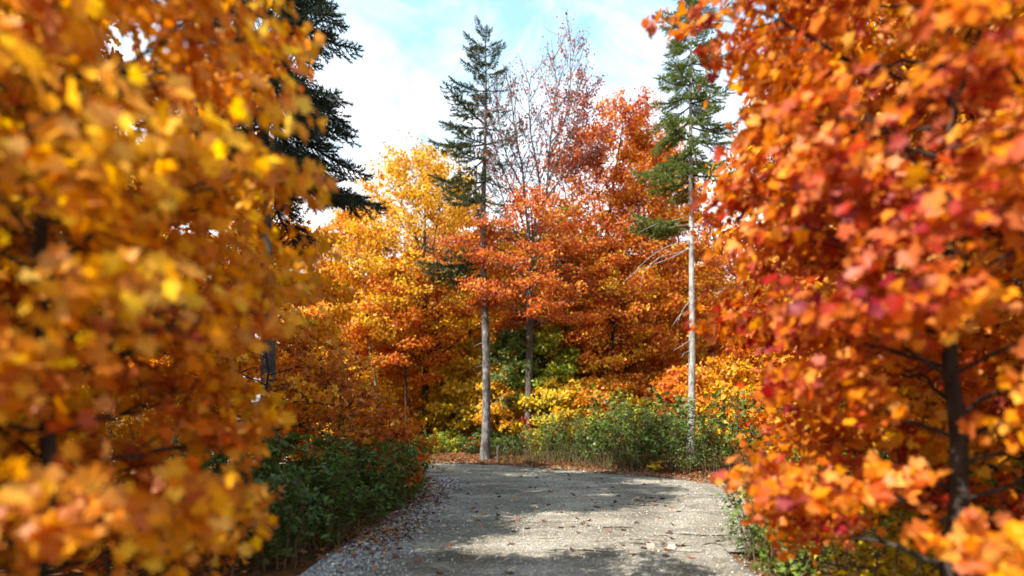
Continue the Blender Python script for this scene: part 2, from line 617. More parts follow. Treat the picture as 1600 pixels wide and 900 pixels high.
def road_u(P):
    """position across the road of points P, by the nearest grid point"""
    P = np.asarray(P).reshape(-1, 2)
    sel = (RPf[:, 1] > -2) & (RPf[:, 1] < 27) & (RPf[:, 0] > -14)
    Q, uq = RPf[sel], uu[sel]
    out = np.empty(len(P))
    for a in range(0, len(P), 400):
        d2 = ((P[a:a + 400, None] - Q[None]) ** 2).sum(-1)
        out[a:a + 400] = uq[d2.argmin(1)]
    return out


def surf_z(P):
    d = road_dist(P)
    z = ground_z(P)
    on = d < -0.04
    if on.any():
        z[on] = road_z(np.asarray(P)[on], road_u(np.asarray(P)[on]))
    return z


# loose stones
rng = np.random.default_rng(11)
k = 26000
t = rng.uniform(0, 1, k) ** 1.3
yy = 4.6 + t * 10
near_left = rng.random(k) < 0.55
xx = np.where(near_left, -2.1 + np.abs(rng.normal(0, .33, k)) - 0.1, rng.uniform(-2.2, 5.5, k))
PS = np.stack([xx, yy], 1)
far = rng.random(k) < 0.12
q = ER[(rng.uniform(.40, .70, k) * 220).astype(int)]
PS[far] = q[far] + rng.normal(0, .35, (far.sum(), 2))
dd = road_dist(PS)
PS = PS[(dd < 0.12)]
sz = rng.uniform(.005, .016, len(PS)) * np.where(PS[:, 0] < -1.2, 1.45, 1.0)
zz = surf_z(PS)
octa = np.array([[1, 0, 0], [-1, 0, 0], [0, 1, 0], [0, -1, 0], [0, 0, .75], [0, 0, -.75]])
of = np.array([[0, 2, 4], [2, 1, 4], [1, 3, 4], [3, 0, 4], [2, 0, 5], [1, 2, 5], [3, 1, 5], [0, 3, 5]])
ra = rng.uniform(0, 6.28, len(PS))
base = octa[None] * rng.uniform(.6, 1.35, (len(PS), 6, 1)) * sz[:, None, None] * rng.uniform(.7, 1.4, (len(PS), 1, 3))
ca, sa = np.cos(ra)[:, None], np.sin(ra)[:, None]
V = np.stack([base[..., 0] * ca - base[..., 1] * sa + PS[:, :1], base[..., 0] * sa + base[..., 1] * ca + PS[:, 1:], base[..., 2] + (zz + sz * .35)[:, None]], -1)
stm, n, l = mat('loose_stones')
geo = n.new('ShaderNodeNewGeometry')
rp = ramp(n, [(0, (0.16, 0.155, 0.15)), (0.4, (0.30, 0.295, 0.28)), (0.75, (0.40, 0.39, 0.36)), (1, (0.62, 0.61, 0.58))])
l.new(geo.outputs['Random Per Island'], rp.inputs[0])
pr = n.new('ShaderNodeBsdfPrincipled')
pr.inputs['Roughness'].default_value = 0.85
l.new(rp.outputs[0], pr.inputs['Base Color'])
l.new(pr.outputs[0], n.new('ShaderNodeOutputMaterial').inputs[0])
obj('gravel', mesh_of('gravel', V.reshape(-1, 3), [(of[None] + (np.arange(len(PS)) * 6)[:, None, None]).reshape(-1, 3)]), stm, kind='stuff')


# ----------------------------------------------------------------------------
# broadleaf trees
# ----------------------------------------------------------------------------
def bez(a, b, c, n):
    t = np.linspace(0, 1, n)[:, None]
    return (1 - t) ** 2 * a + 2 * t * (1 - t) * b + t * t * c


def sprays_to_leaves(rng, C, O, per, rad, flat=0.5, up=0.40, jit=0.6, outw=0.85):
    """leaves in flat sprays round the points C; O points away from the trunk"""
    n = rng.poisson(per, len(C)) if np.isscalar(per) else rng.poisson(per)
    idx = np.repeat(np.arange(len(C)), n)
    m = len(idx)
    tilt = unit(UP[None] * 1.0 + rng.normal(0, .22, (len(C), 3)) + O * 0.12)
    q = rng.normal(0, 1, (m, 3))
    q = unit(q) * rng.uniform(0, 1, (m, 1)) ** (1 / 2.2)
    r = (np.asarray(rad) if not np.isscalar(rad) else np.full(len(C), rad)) * rng.uniform(.7, 1.3, len(C))
    nn = tilt[idx]
    h = (q * nn).sum(1, keepdims=True)
    q = q - h * nn * (1 - flat)
    pos = C[idx] + q * r[idx][:, None]
    N = unit(UP[None] * up + O[idx] * outw + rng.normal(0, jit, (m, 3)))
    return pos, N


def ovate(t):
    return np.interp(t, [0, .12, .35, .6, .8, .93, 1], [.62, .86, 1.0, .86, .58, .32, .1])


def columnar(t):
    return np.interp(t, [0, .15, .5, .8, 1], [.75, .95, 1, .75, .2])


def full(t):
    return np.interp(t, [0, .15, .6, .85, 1], [.75, .95, 1, .95, .6])


def broad(t):
    return np.interp(t, [0, .2, .55, .8, .95, 1], [.85, 1, .95, .72, .4, .2])


def build_maple(seed, H, cb, R, trunk_r, n_limbs=26, per=26, leaf=.14, spray=.5, profile=ovate, shape=KITE, lean=(0, 0), squash=1.0,
                dens=None, wob=.12, twig=True, nsub=5, up_t=.6, up0=.3, limb_r=.30, limb_sides=5):
    """returns (trunk mesh, [limb meshes], crown mesh)"""
    rng = np.random.default_rng(seed)
    kk = 14
    tz = np.linspace(0, 1, kk)
    w = np.cumsum(rng.normal(0, wob / 4, (kk, 2)), 0)
    w -= w[0]
    tp = np.column_stack([w[:, 0] + lean[0] * tz, w[:, 1] + lean[1] * tz, tz * H * .97 - .1])
    tr = trunk_r * (1 - tz * .93) ** .85 * (1 + .7 * np.exp(-tz * H / .3))

    def tp_at(h):
        f = np.clip(h / (H * .97), 0, 1)
        return np.array([np.interp(f, tz, tp[:, 0]), np.interp(f, tz, tp[:, 1]), f * H * .97])
    trunk = Tubes().add(tp, tr, 9).mesh('trunk')
    limbs, C, O, RR, DN = [], [], [], [], []
    for a in range(n_limbs):
        t = (a + rng.uniform(0, .9)) / n_limbs
        th = a * 2.39996 + rng.normal(0, .3)
        dr = np.array([math.cos(th), math.sin(th) * squash, 0])
        r = R * float(profile(t)) * rng.uniform(.78, 1.12)
        he = cb + t * (H - cb)
        rise = r * (up0 + up_t * t)
        h0 = max(he - rise, cb * .72)
        s = tp_at(h0)
        e = tp_at(he) * np.array([1, 1, 0]) + dr * r + UP * he
        c = s * .45 + e * .55 + UP * rng.uniform(-.02, .18) * r + rng.normal(0, .06, 3) * r
        pts = bez(s, c, e, 8)
        pts[1:-1] += rng.normal(0, .015, (6, 3)) * r
        lr = max(trunk_r * limb_r * (1 - .75 * t), .012)
        T = Tubes().add(pts, np.linspace(lr, max(lr * .2, .006), 8), limb_sides)
        out = unit(e - s)
        L = np.linalg.norm(e - s)
        d0 = 1.0 if dens is None else float(dens(t, th))
        for j in range(nsub):
            f = .28 + .72 * (j + rng.uniform(0, .8)) / nsub
            b = pts[0] + 0
            fi = f * 7
            k0 = min(int(fi), 6)
            b = pts[k0] + (pts[k0 + 1] - pts[k0]) * (fi - k0)
            for sgn in (-1, 1):
                side = unit(np.cross(out, UP)) * sgn
                sl = L * (.50 - .28 * f) * rng.uniform(.6, 1.15) + .15
                dv = unit(out * .75 + side * rng.uniform(.5, 1.05) + UP * rng.normal(.12, .18))
                q = bez(b, b + dv * sl * .5 + UP * sl * .06, b + dv * sl, 4)
                if twig:
                    T.add(q, np.linspace(max(lr * .34, .006), .004, 4), 3)
                for g in ((.62, 1.0) if sl > .5 else (1.0,)):
                    C.append(q[0] + (q[-1] - q[0]) * g)
                    O.append(unit(C[-1] - tp_at(C[-1][2])))
                    RR.append(spray * (.75 + .25 * min(sl, 1.2)))
                    DN.append(d0)
        C.append(e)
        O.append(unit(e - tp_at(e[2])))
        RR.append(spray)
        DN.append(d0)
        limbs.append(T.mesh('limb'))
    C, O, RR, DN = map(np.array, (C, O, RR, DN))
    pos, N = sprays_to_leaves(rng, C, O, per * DN, RR)
    size = leaf * rng.uniform(.65, 1.25, len(pos))
    crown = leaf_mesh('crown', pos, N, size, rng, shape)
    return trunk, limbs, crown


def join_limbs(limbs):
    V, Q, T, k = [], [], [], 0
    for me in limbs:
        nv = len(me.vertices)
        co = np.empty(nv * 3, np.float32)
        me.vertices.foreach_get('co', co)
        V.append(co.reshape(-1, 3))
        tot = np.empty(len(me.polygons), np.int32)
        me.polygons.foreach_get('loop_total', tot)
        lv = np.empty(len(me.loops), np.int32)
        me.loops.foreach_get('vertex_index', lv)
        st = np.concatenate([[0], np.cumsum(tot)[:-1]])
        q = st[tot == 4]
        Q.append(lv[q[:, None] + np.arange(4)] + k)
        q = st[tot == 3]
        T.append(lv[q[:, None] + np.arange(3)] + k)
        k += nv
        bpy.data.meshes.remove(me)
    return mesh_of('branches', np.concatenate(V), [np.concatenate(Q), np.concatenate(T)], True)


def plant_tree(parts, label, leaf_m, loc, name='maple_tree', bark=None, group=None, rz=0.0, scale=1.0, sink=0.08, cat='tree'):
    trunk, limbs, crown = parts
    z = gz(loc[0], loc[1])
    t = thing(name, label, cat, (loc[0], loc[1], z - sink), group, rz, scale)
    obj('trunk', trunk, bark or BARK, t)
    for m in limbs:
        obj('limb', m, bark or BARK, t)
    obj('crown', crown, leaf_m, t, 'stuff')
    return t


def tree_h(d, top_y, px=800):
    x = (px - 800) / 800 * d
    return EYE + (660 - top_y) / 800 * d - gz(x, d)


BEHIND = 'autumn maples standing behind the road bend'
# label, px, depth, top y, crown base m, radius, trunk radius, leaves, seed, extra
MAPLES = [
    ('tall golden orange maple with dark trunk, twigs rising above its top', 664, 25, 252, 4.8, 4.4, .20, 'yellow_orange', 1, dict(n_limbs=54, profile=broad, per=30, up_t=.9), BARK_DK),
    ('broad orange maple beside the dark spruce boughs, over the green roadside bushes', 556, 24.5, 318, 2.6, 3.2, .14, 'orange', 2, dict(n_limbs=42, per=28), BARK_DK),
    ('small fiery orange-red maple with thin forked trunk at the road bend', 637, 22.2, 395, 3.4, 2.0, .075, 'orange_red', 3, dict(n_limbs=24, per=17, spray=.5, up_t=.35, up0=.15), BARK_DK),
    ('tall scarlet maple highest of the full crowns beside the bare-topped tree', 910, 26, 168, 3.2, 4.4, .22, 'red', 4, dict(n_limbs=64, per=32, lean=(2.2, 0), up_t=.8, profile=broad), BARK_DK),
    ('orange and red maple between the scarlet crown and the pale thin spruce trunk', 1006, 25.5, 205, 2.6, 3.0, .17, 'red_mixed', 5, dict(n_limbs=52, per=30), BARK_DK),
    ('yellow and olive maple showing in the gap beside the forked leaders', 884, 25.2, 325, 3.4, 2.3, .13, 'yellow_green', 6, dict(n_limbs=32, per=28), BARK_DK),
    ('orange maple filling the space behind the grey spruce trunk', 735, 30, 322, 3.0, 4.0, .16, 'orange', 7, dict(n_limbs=34, per=30, leaf=.15), BARK_DK),
    ('dark-trunked orange maple seen just beside the forked maple trunk', 809, 29, 360, 3.3, 3.2, .15, 'orange', 8, dict(n_limbs=30, per=28, leaf=.15), BARK_DK),
    ('red maple rising behind the pale spruce, crown level with its lit boughs', 1066, 29, 285, 2.5, 3.4, .16, 'red', 9, dict(n_limbs=34, per=28), BARK_DK),
    ('deep red-orange maple with low limbs in front of the scarlet crown', 958, 23.5, 390, 1.9, 2.9, .13, 'red_mixed', 10, dict(n_limbs=32, per=28), BARK_DK),
    ('slim leaning grey-barked maple with sparse orange leaves near the bend', 600, 21.7, 360, 5.0, 1.7, .085, 'yellow_orange', 12, dict(n_limbs=16, per=12, lean=(-1.1, 0)), BARK_GR),
]
built = {}
for lab, px, d, ty, cb, R, tr, lm, sd, kw, bk in MAPLES:
    kw = dict(kw)
    per = kw.pop('per', 26)
    p = build_maple(sd, tree_h(d, ty, px), cb, R, tr, per=per, **kw)
    built[sd] = p
    plant_tree(p, lab, LM[lm], at(px, d), bark=bk, group=BEHIND)

# the far rows: copies of three of them, limbs in one mesh each
far_src = [build_maple(s, 12.5, 2.2, 4.2, .16, n_limbs=34, per=30, leaf=.17, spray=.62, profile=pf) for s, pf in ((31, ovate), (32, broad), (33, columnar))]
far_src = [(a, [join_limbs(b)], c) for a, b, c in far_src]
for a, b, c in far_src:
    b[0].name = 'limb'
FAR = [
    (530, 36, .92, 0, 'orange', 'distant orange maple behind the broad orange crown'),
    (490, 47, 1.05, 2, 'orange', 'farthest orange maple glimpsed behind the broad orange crown'),
    (570, 50, 1.05, 0, 'orange_red', 'farthest red-orange maple glimpsed beside the broad orange crown'),
    (640, 46, 1, 1, 'orange', 'farthest orange maple glimpsed through the golden orange maple'),
    (720, 52, 1.1, 2, 'yellow_orange', 'farthest golden maple glimpsed beside the grey spruce trunk'),
    (805, 50, 1.05, 0, 'orange', 'farthest orange maple glimpsed between the two main trunks'),
    (880, 53, 1.1, 1, 'yellow_orange', 'farthest golden maple glimpsed beside the forked maple'),
    (955, 48, 1.1, 2, 'orange', 'farthest orange maple glimpsed through the scarlet maple'),
    (1030, 52, 1.15, 0, 'orange_red', 'farthest red-orange maple glimpsed beside the pale spruce trunk'),
    (1105, 45, 1.1, 1, 'orange', 'farthest orange maple glimpsed past the pale spruce trunk'),
    (1210, 42, 1.1, 2, 'yellow_orange', 'farthest golden maple glimpsed beyond the tall orange-red maple'),
    (1320, 40, 1.1, 0, 'orange', 'farthest orange maple glimpsed beyond the tall golden maple'),
    (1500, 36, 1.1, 1, 'orange_red', 'farthest red-orange maple at the wood edge beyond the tall golden maple'),
    (390, 42, 1.1, 0, 'yellow_orange', 'farthest golden maple glimpsed past the dark spruce trunk'),
    (270, 38, 1.1, 1, 'orange', 'farthest orange maple glimpsed through the tall golden maple'),
    (130, 36, 1.1, 2, 'orange_red', 'farthest red-orange maple glimpsed beside the tall golden maple'),
    (20, 30, 1, 0, 'orange', 'farthest orange maple at the wood edge beside the tall golden maple'),

    (600, 38, .98, 1, 'yellow_orange', 'distant golden maple between the slim grey trunk and the golden orange maple'),
    (680, 41, .95, 2, 'orange', 'distant orange maple directly behind the golden orange maple'),
    (765, 39, .92, 0, 'orange_red', 'distant red-orange maple behind the grey spruce trunk'),
    (845, 42, .95, 1, 'orange', 'distant orange maple behind the forked leaders'),
    (915, 40, 1.02, 2, 'red_mixed', 'distant mixed red and yellow maple behind the scarlet crown'),
    (990, 38, 1.0, 0, 'orange', 'distant orange maple behind the deep red-orange maple'),
    (1060, 41, 1.05, 1, 'yellow_orange', 'distant golden maple behind the pale spruce trunk'),
    (200, 27, .9, 0, 'red', 'distant red maple at the end of the row past the dark spruce'),
    (1150, 34, 1.0, 2, 'red', 'distant red maple beyond the lit spruce'),
    (1260, 30, .95, 0, 'orange', 'distant orange maple farther along beyond the lit spruce'),
    (1400, 27, .95, 1, 'red_mixed', 'distant mixed maple at the end of the row past the lit spruce'),
]
rr = random.Random(3)
for px, d, sc, v, lm, lab in FAR:
    plant_tree(far_src[v], lab, LM[lm], at(px, d), bark=BARK_DK, group='distant autumn maples deeper in the wood', rz=rr.uniform(0, 6.28), scale=sc)

# a bare maple whose twigs stand above the golden crown
p = build_maple(41, tree_h(31, 205, 655), 7.5, 2.6, .12, n_limbs=22, per=1.2, leaf=.15, spray=.4, profile=columnar, up_t=1.6, up0=.9, nsub=6, limb_r=.32)
plant_tree(p, 'nearly leafless maple whose fine grey twigs rise over the golden crown', LM['orange'], at(652, 31), bark=BARK)

# understorey
UNDER = [
    (712, 24.0, 575, .8, 1.2, 'yellow', 'low yellow maple sapling behind the light green bushes', 51),
    (735, 24.2, 530, 1.2, 1.5, 'yellow', 'yellow young maple just beside the grey spruce trunk', 52),
    (785, 22.8, 570, .8, 1.3, 'yellow_orange', 'golden sapling between the spruce trunk and the forked maple trunk', 53),
    (866, 21.9, 590, .3, 1.5, 'yellow', 'lemon yellow sapling beside the forked maple trunk', 54),
    (885, 27.5, 555, .8, 1.7, 'yellow_green', 'yellow-green sapling under the scarlet maple', 55),
    (940, 21.3, 590, .4, 1.5, 'orange', 'orange sapling above the green roadside hedge', 56),
    (803, 22.5, 515, 1.9, 1.3, 'green', 'green-leaved young tree between the two main trunks', 57),
    (856, 22.7, 515, 1.7, 1.4, 'light_green', 'green-leaved young tree behind the forked maple trunk', 58),
    (645, 27.5, 555, 1.2, 1.8, 'yellow_orange', 'golden sapling behind the dark maple trunk', 59),
    (600, 25.5, 545, .3, 1.9, 'orange', 'orange sapling behind the slim grey trunk', 60),
    (1000, 22.5, 585, .5, 1.6, 'red_mixed', 'reddish sapling above the hedge near the pale spruce', 61),
    (1065, 21.5, 575, .5, 1.5, 'orange_red', 'orange-red sapling at the foot of the pale spruce', 62),
    (690, 31.0, 575, .2, 2.2, 'yellow', 'yellow sapling deep behind the bright low bushes', 64),
    (755, 32.0, 575, .2, 2.2, 'yellow_orange', 'golden sapling deep behind the grey spruce trunk', 65),
    (830, 31.5, 570, .2, 2.2, 'yellow', 'yellow sapling deep behind the forked maple trunk', 66),
    (915, 30.5, 575, .2, 2.2, 'yellow_orange', 'golden sapling deep behind the scarlet maple trunk', 67),
    (625, 31.0, 575, .2, 2.2, 'orange', 'orange sapling deep behind the thin forked trunk', 68),
    (985, 29.0, 575, .2, 2.2, 'orange', 'orange sapling deep behind the outer hedge', 69),
    (1125, 20.0, 560, .3, 1.8, 'orange', 'orange sapling past the pale spruce behind the hedge', 70),
    (1185, 18.5, 550, .3, 1.9, 'yellow_orange', 'golden sapling past the pale spruce behind the hedge', 71),
    (1250, 17.0, 560, .3, 1.8, 'red_mixed', 'reddish sapling well past the pale spruce behind the hedge', 72),
    (545, 22.5, 560, .3, 1.7, 'yellow_orange', 'golden sapling above the roadside bushes under the dark spruce', 63),
]
for px, d, ty, cb, R, lm, lab, sd in UNDER:
    p = build_maple(sd, tree_h(d, ty, px), cb, R, .035, n_limbs=22, per=24, leaf=.15, spray=.45, profile=broad, up_t=.5, up0=.2, nsub=4)
    plant_tree((p[0], [join_limbs(p[1])], p[2]), lab, LM[lm], at(px, d), name='young_maple', bark=BARK_DK, group='young trees under the maples')


# ----------------------------------------------------------------------------
# the forked, bare-topped red maple
# ----------------------------------------------------------------------------
def forked_maple():
    rng = np.random.default_rng(77)
    D = 21.3
    b0 = at(826, D)
    b0[2] = gz(b0[0], b0[1]) - .08
    t = thing('maple_tree', 'tall forked maple, bare twigs at its top and pinkish red leaves lower down', 'tree', b0)

    def loc(px, py, dy=0.0):
        q = at(px, D + dy, py)
        return q - b0
    tp = np.array([loc(826, 716), loc(826, 690), loc(826, 640), loc(827, 560), loc(828, 490), loc(826, 430), loc(829, 395), loc(832, 372)])
    tp[0, 2] = -.05
    obj('trunk', Tubes().add(tp, [.24, .175, .16, .15, .14, .12, .115, .10], 10).mesh('trunk'), BARK, t)
    leaders = [
        ([(829, 395), (824, 350), (820, 310), (816, 262), (806, 215), (800, 165), (797, 110)], -.5, .07),
        ([(824, 372), (812, 330), (797, 292), (780, 250), (768, 215), (760, 190)], -.9, .045),
        ([(832, 372), (838, 330), (843, 290), (836, 245), (828, 200), (826, 150), (832, 100)], .5, .065),
        ([(832, 372), (848, 335), (855, 290), (858, 240), (863, 190), (870, 130), (861, 62)], 0, .075),
        ([(855, 290), (868, 262), (884, 222), (905, 180), (928, 132)], .4, .042),
        ([(860, 225), (878, 200), (890, 150), (893, 105), (899, 62)], -.3, .036),
        ([(852, 310), (872, 285), (900, 262), (925, 250)], .8, .035),
        ([(820, 300), (800, 262), (786, 225), (775, 170), (778, 120)], .7, .036),
        ([(829, 400), (806, 365), (790, 325), (775, 275), (765, 250)], -1.2, .04),
    ]
    C, O, PER = [], [], []
    for px, dy, r in leaders:
        k = len(px)
        pts = np.array([loc(x, y, dy * i / (k - 1)) for i, (x, y) in enumerate(px)])
        pts = resample(pts, 3 * k)
        T = Tubes().add(pts, np.linspace(r, .010, len(pts)), 7)
        nb = 14
        for j in range(nb):
            f = .25 + .72 * (j + rng.uniform(0, .7)) / nb
            fi = f * (len(pts) - 1)
            k0 = min(int(fi), len(pts) - 2)
            b = pts[k0] + (pts[k0 + 1] - pts[k0]) * (fi - k0)
            ax = unit(pts[k0 + 1] - pts[k0])
            th = j * 2.4 + rng.uniform(0, 1)
            side = unit(np.array([math.cos(th), math.sin(th), 0]))
            sl = (2.1 - 1.2 * f) * rng.uniform(.6, 1.15)
            dv = unit(ax * .9 + side * .75)
            q = bez(b, b + dv * sl * .5, b + dv * sl * .85 + UP * sl * .25, 5)
            T.add(q, np.linspace(max(r * .32, .014), .006, 5), 4)
            for g in range(8):
                fq = .25 + .75 * g / 7
                bb = q[0] + (q[-1] - q[0]) * fq
                d2 = unit(dv * .8 + rng.normal(0, .45, 3) + UP * .45)
                s2 = sl * rng.uniform(.25, .5)
                T.add(np.array([bb, bb + d2 * s2 * .55, bb + d2 * s2 + UP * s2 * .12]), [.008, .007, .005], 3)
                C.append(bb + d2 * s2 * rng.uniform(.5, 1))
                O.append(unit(side))
                h = C[-1][2]
                x = C[-1][0]
                dn = np.interp(h, [8, 9.5, 11, 13, 17], [18, 13, 8, 5, 2.4])
                if x > 1.2 and h < 15.5:
                    dn += 5 + 5 * min(x - 1.2, 1)
                if .6 < x < 1.6 and 13.5 < h < 15.6:
                    dn += 5.5
                if x < -.9 and h > 10:
                    dn *= .45
                PER.append(dn)
        obj('limb', T.mesh('limb'), BARK_GR, t)
    pos, N = sprays_to_leaves(rng, np.array(C), np.array(O), np.array(PER), .34, flat=.6)
    hi = leaf_mesh('crown', pos, N, .115 * rng.uniform(.6, 1.2, len(pos)), rng)
    obj('crown', hi, LM['purple'], t, 'stuff')
    # low, wide, layered limbs with the thick red foliage
    C, O = [], []
    for a in range(38):
        th = a * 2.39996 + rng.normal(0, .25)
        h0 = 5.0 + 4.3 * (a / 37) + rng.normal(0, .15)
        r = np.interp(a / 37, [0, .25, .7, 1], [2.3, 3.4, 3.3, 2.5]) * rng.uniform(.8, 1.15)
        s = np.array([np.interp(h0, tp[:, 2], tp[:, 0]), 0, h0])
        dr = np.array([math.cos(th), math.sin(th), 0])
        e = s + dr * r + UP * r * rng.uniform(.05, .32)
        pts = bez(s, s + dr * r * .5 + UP * r * .28, e, 7)
        T = Tubes().add(pts, np.linspace(.035, .008, 7), 5)
        for j in range(7):
            f = .3 + .7 * (j + rng.uniform(0, .6)) / 7
            b = s + (e - s) * f + UP * r * .1 * (1 - f)
            for sg in (-1, 1):
                dv = unit(dr + sg * np.array([-dr[1], dr[0], 0]) * rng.uniform(.5, 1.1))
                sl = r * (.46 - .25 * f) * rng.uniform(.6, 1.1) + .1
                T.add(np.array([b, b + dv * sl * .5 + UP * .03, b + dv * sl]), [.011, .008, .005], 3)
                C += [b + dv * sl * .6, b + dv * sl]
                O += [dr, dr]
        C.append(e)
        O.append(dr)
        obj('limb', T.mesh('limb'), BARK, t)
    pos, N = sprays_to_leaves(rng, np.array(C), np.array(O), 18, .40, flat=.42)
    obj('crown', leaf_mesh('low_leaves', pos, N, .125 * rng.uniform(.6, 1.2, len(pos)), rng), LM['pink'], t, 'stuff')
    # crimson vine round the foot
    v = thing('vine', 'crimson creeper climbing the foot of the forked maple trunk', 'vine', b0)
    T = Tubes()
    C = []
    for a in range(4):
        ph = a * 1.6
        hh = np.linspace(.05, rng.uniform(1.0, 1.7), 12)
        q = np.stack([.21 * np.cos(ph + hh * 1.5) * (1 - .05 * hh), .21 * np.sin(ph + hh * 1.5), hh], 1)
        T.add(q, .012, 4)
        C.append(q)
    obj('stem', T.mesh('stem'), STEM, v)
    C = np.concatenate(C)
    O = unit(C * [1, 1, 0])
    pos, N = sprays_to_leaves(rng, C + O * .05, O, 7, .17, flat=.9, up=.3, outw=.9)
    obj('foliage', leaf_mesh('foliage', pos, N, .12 * rng.uniform(.6, 1.2, len(pos)), rng, TRI3), LM['vine'], v, 'stuff')


forked_maple()


# ----------------------------------------------------------------------------
# spruces
# ----------------------------------------------------------------------------
def bough_mesh(seed, needles=900, nl=.05, nw=.2, ntw=13, droop=.16, upturn=.16, dense=1.0):
    """one bough of unit length along +X: (stick mesh, needle mesh)"""
    rng = np.random.default_rng(seed)
    xs = np.linspace(0, 1, 8)
    main = np.stack([xs, rng.normal(0, .01, 8) + .04 * np.sin(xs * 3 + seed), -droop * xs + upturn * xs ** 2.2], 1)
    T = Tubes().add(main, np.linspace(.018, .004, 8), 5)
    segs = [(main[i], main[i + 1], .5 if i < 2 else 1.1) for i in range(1, 7)]
    for j in range(ntw):
        f = .16 + .8 * j / ntw
        b = np.array([np.interp(f, xs, main[:, k]) for k in range(3)])
        for sg in (-1, 1):
            ln = (.36 * (1 - f) + .10) * rng.uniform(.65, 1.15) * (1 if f > .25 else .75)
            dv = unit(np.array([.75, sg * rng.uniform(.55, 1.0), rng.normal(-.22, .12)]))
            e = b + dv * ln
            m = (b + e) / 2 + UP * -.01
            e = e + UP * .02
            T.add(np.array([b, m, e]), [.006, .004, .002], 3)
            segs += [(b, m, .9), (m, e, 1.2)]
            if ln > .24:
                for s3 in (-1, 1):
                    d3 = unit(dv + s3 * np.array([-dv[1], dv[0], 0]) * .8 + UP * -.1)
                    segs.append((m, m + d3 * ln * .4, 1.0))
    A = np.array([s[0] for s in segs])
    B = np.array([s[1] for s in segs])
    wt = np.linalg.norm(B - A, axis=1) * np.array([s[2] for s in segs])
    idx = rng.choice(len(segs), needles, p=wt / wt.sum())
    f = rng.random((needles, 1))
    P = A[idx] * (1 - f) + B[idx] * f
    ax = unit(B - A)[idx]
    perp = rng.normal(0, 1, (needles, 3))
    perp = unit(perp - (perp * ax).sum(1, keepdims=True) * ax)
    dr = unit(ax * .8 + perp * .75 + UP * .05)
    wv = unit(np.cross(dr, rng.normal(0, 1, (needles, 3)))) * nl * nw
    ln = nl * rng.uniform(.7, 1.3, (needles, 1))
    V = np.stack([P - wv * .5, P + wv * .5, P + dr * ln], 1).reshape(-1, 3)
    return T.mesh('bough'), mesh_of('needles', V, [np.arange(needles * 3).reshape(-1, 3)])


def bough(parent, mk, base, az, tilt, L, bark, nm, thick=1.0):
    o = obj('bough', mk[0], bark, parent)
    o.location = base
    o.rotation_euler = (0, -tilt, az)
    o.scale = (L, L * thick, L)
    obj('needles', mk[1], nm, o, 'stuff')
    return o


def dead_branch(parent, pts, r, bark):
    T = Tubes().add(resample(np.array(pts), 10), np.linspace(r, .004, 10), 4)
    return obj('dead_branch', T.mesh('dead_branch'), bark, parent)


BO_FAR = [bough_mesh(s, 1300, .060, .26, 10, droop=.22, upturn=.30) for s in range(100, 106)]
BO_NEAR = [bough_mesh(s, 4200, .042, .17, 15, droop=.26, upturn=.2) for s in range(110, 116)]
BO_SPARSE = [bough_mesh(s, 500, .055, .24, 10, droop=.22, upturn=.2) for s in range(120, 123)]


def spruce_mid():
    rng = np.random.default_rng(9)
    D = 20.4
    b = at(758, D)
    b[2] = gz(b[0], b[1]) - .05
    t = thing('spruce_tree', 'tall narrow spruce with long bare grey trunk at the road bend', 'tree', b)
    H = EYE + (660 - 46) / 800 * D - b[2]
    zz = np.linspace(0, 1, 22)
    tp = np.stack([.06 * np.sin(zz * 9) - .03 * zz, .05 * np.cos(zz * 7), zz * H], 1)
    tr = np.interp(zz * H, [0, .3, 1.2, 5, 9, 13, H], [.24, .195, .175, .145, .115, .06, .012])
    obj('trunk', Tubes().add(tp, tr, 12).mesh('trunk'), BARK_GR, t)
    h = H - .25
    k = 0
    while h > 9.5:
        q = (H - h) / (H - 9.5)
        L = np.interp(q, [0, .06, .2, .45, .75, 1], [.45, .8, 1.3, 1.75, 1.95, 1.75])
        m = 5
        for a in range(m):
            az = a / m * 6.283 + k * 1.1 + rng.normal(0, .22)
            ll = L * rng.uniform(.7, 1.15)
            right = math.cos(az) > .2
            left = math.cos(az) < -.3
            if right:
                ll *= .82
            if left:
                ll *= 1.12
            if abs(math.cos(az)) < .55:
                ll *= .72
            mk = BO_SPARSE[rng.integers(3)] if (right and q > .3 and rng.random() < .85) else BO_FAR[rng.integers(6)]
            bough(t, mk, (0, 0, h + rng.normal(0, .06)), az, np.interp(q, [0, .15, .5, 1], [.65, .38, .05, -.12]) + rng.normal(0, .08), ll, BARK_DK, NEEDLE, 1.0)
        h -= np.interp(q, [0, .2, 1], [.36, .66, .86])
        k += 1
    for hh, az, L, tl in ((7.9, 3.5, 2.4, -.18), (7.95, 2.7, 2.0, -.1), (7.4, 3.2, 2.7, -.1), (7.2, 3.3, 2.5, -.2), (6.9, 3.05, 2.2, -.16)):
        bough(t, BO_FAR[rng.integers(6)], (0, 0, hh + .55), az, tl, L, BARK_DK, NEEDLE, .9)
    for q in range(22):
        hh = rng.uniform(3.4, 9.5)
        az = rng.uniform(0, 6.28)
        L = rng.uniform(.35, 1.1)
        dv = np.array([math.cos(az), math.sin(az), rng.uniform(-.25, .2)])
        s = np.array([0, 0, hh])
        dead_branch(t, [s, s + dv * L * .4, s + dv * L * .75 + UP * -.04, s + dv * L + UP * -.12], .02, BARK_GR)


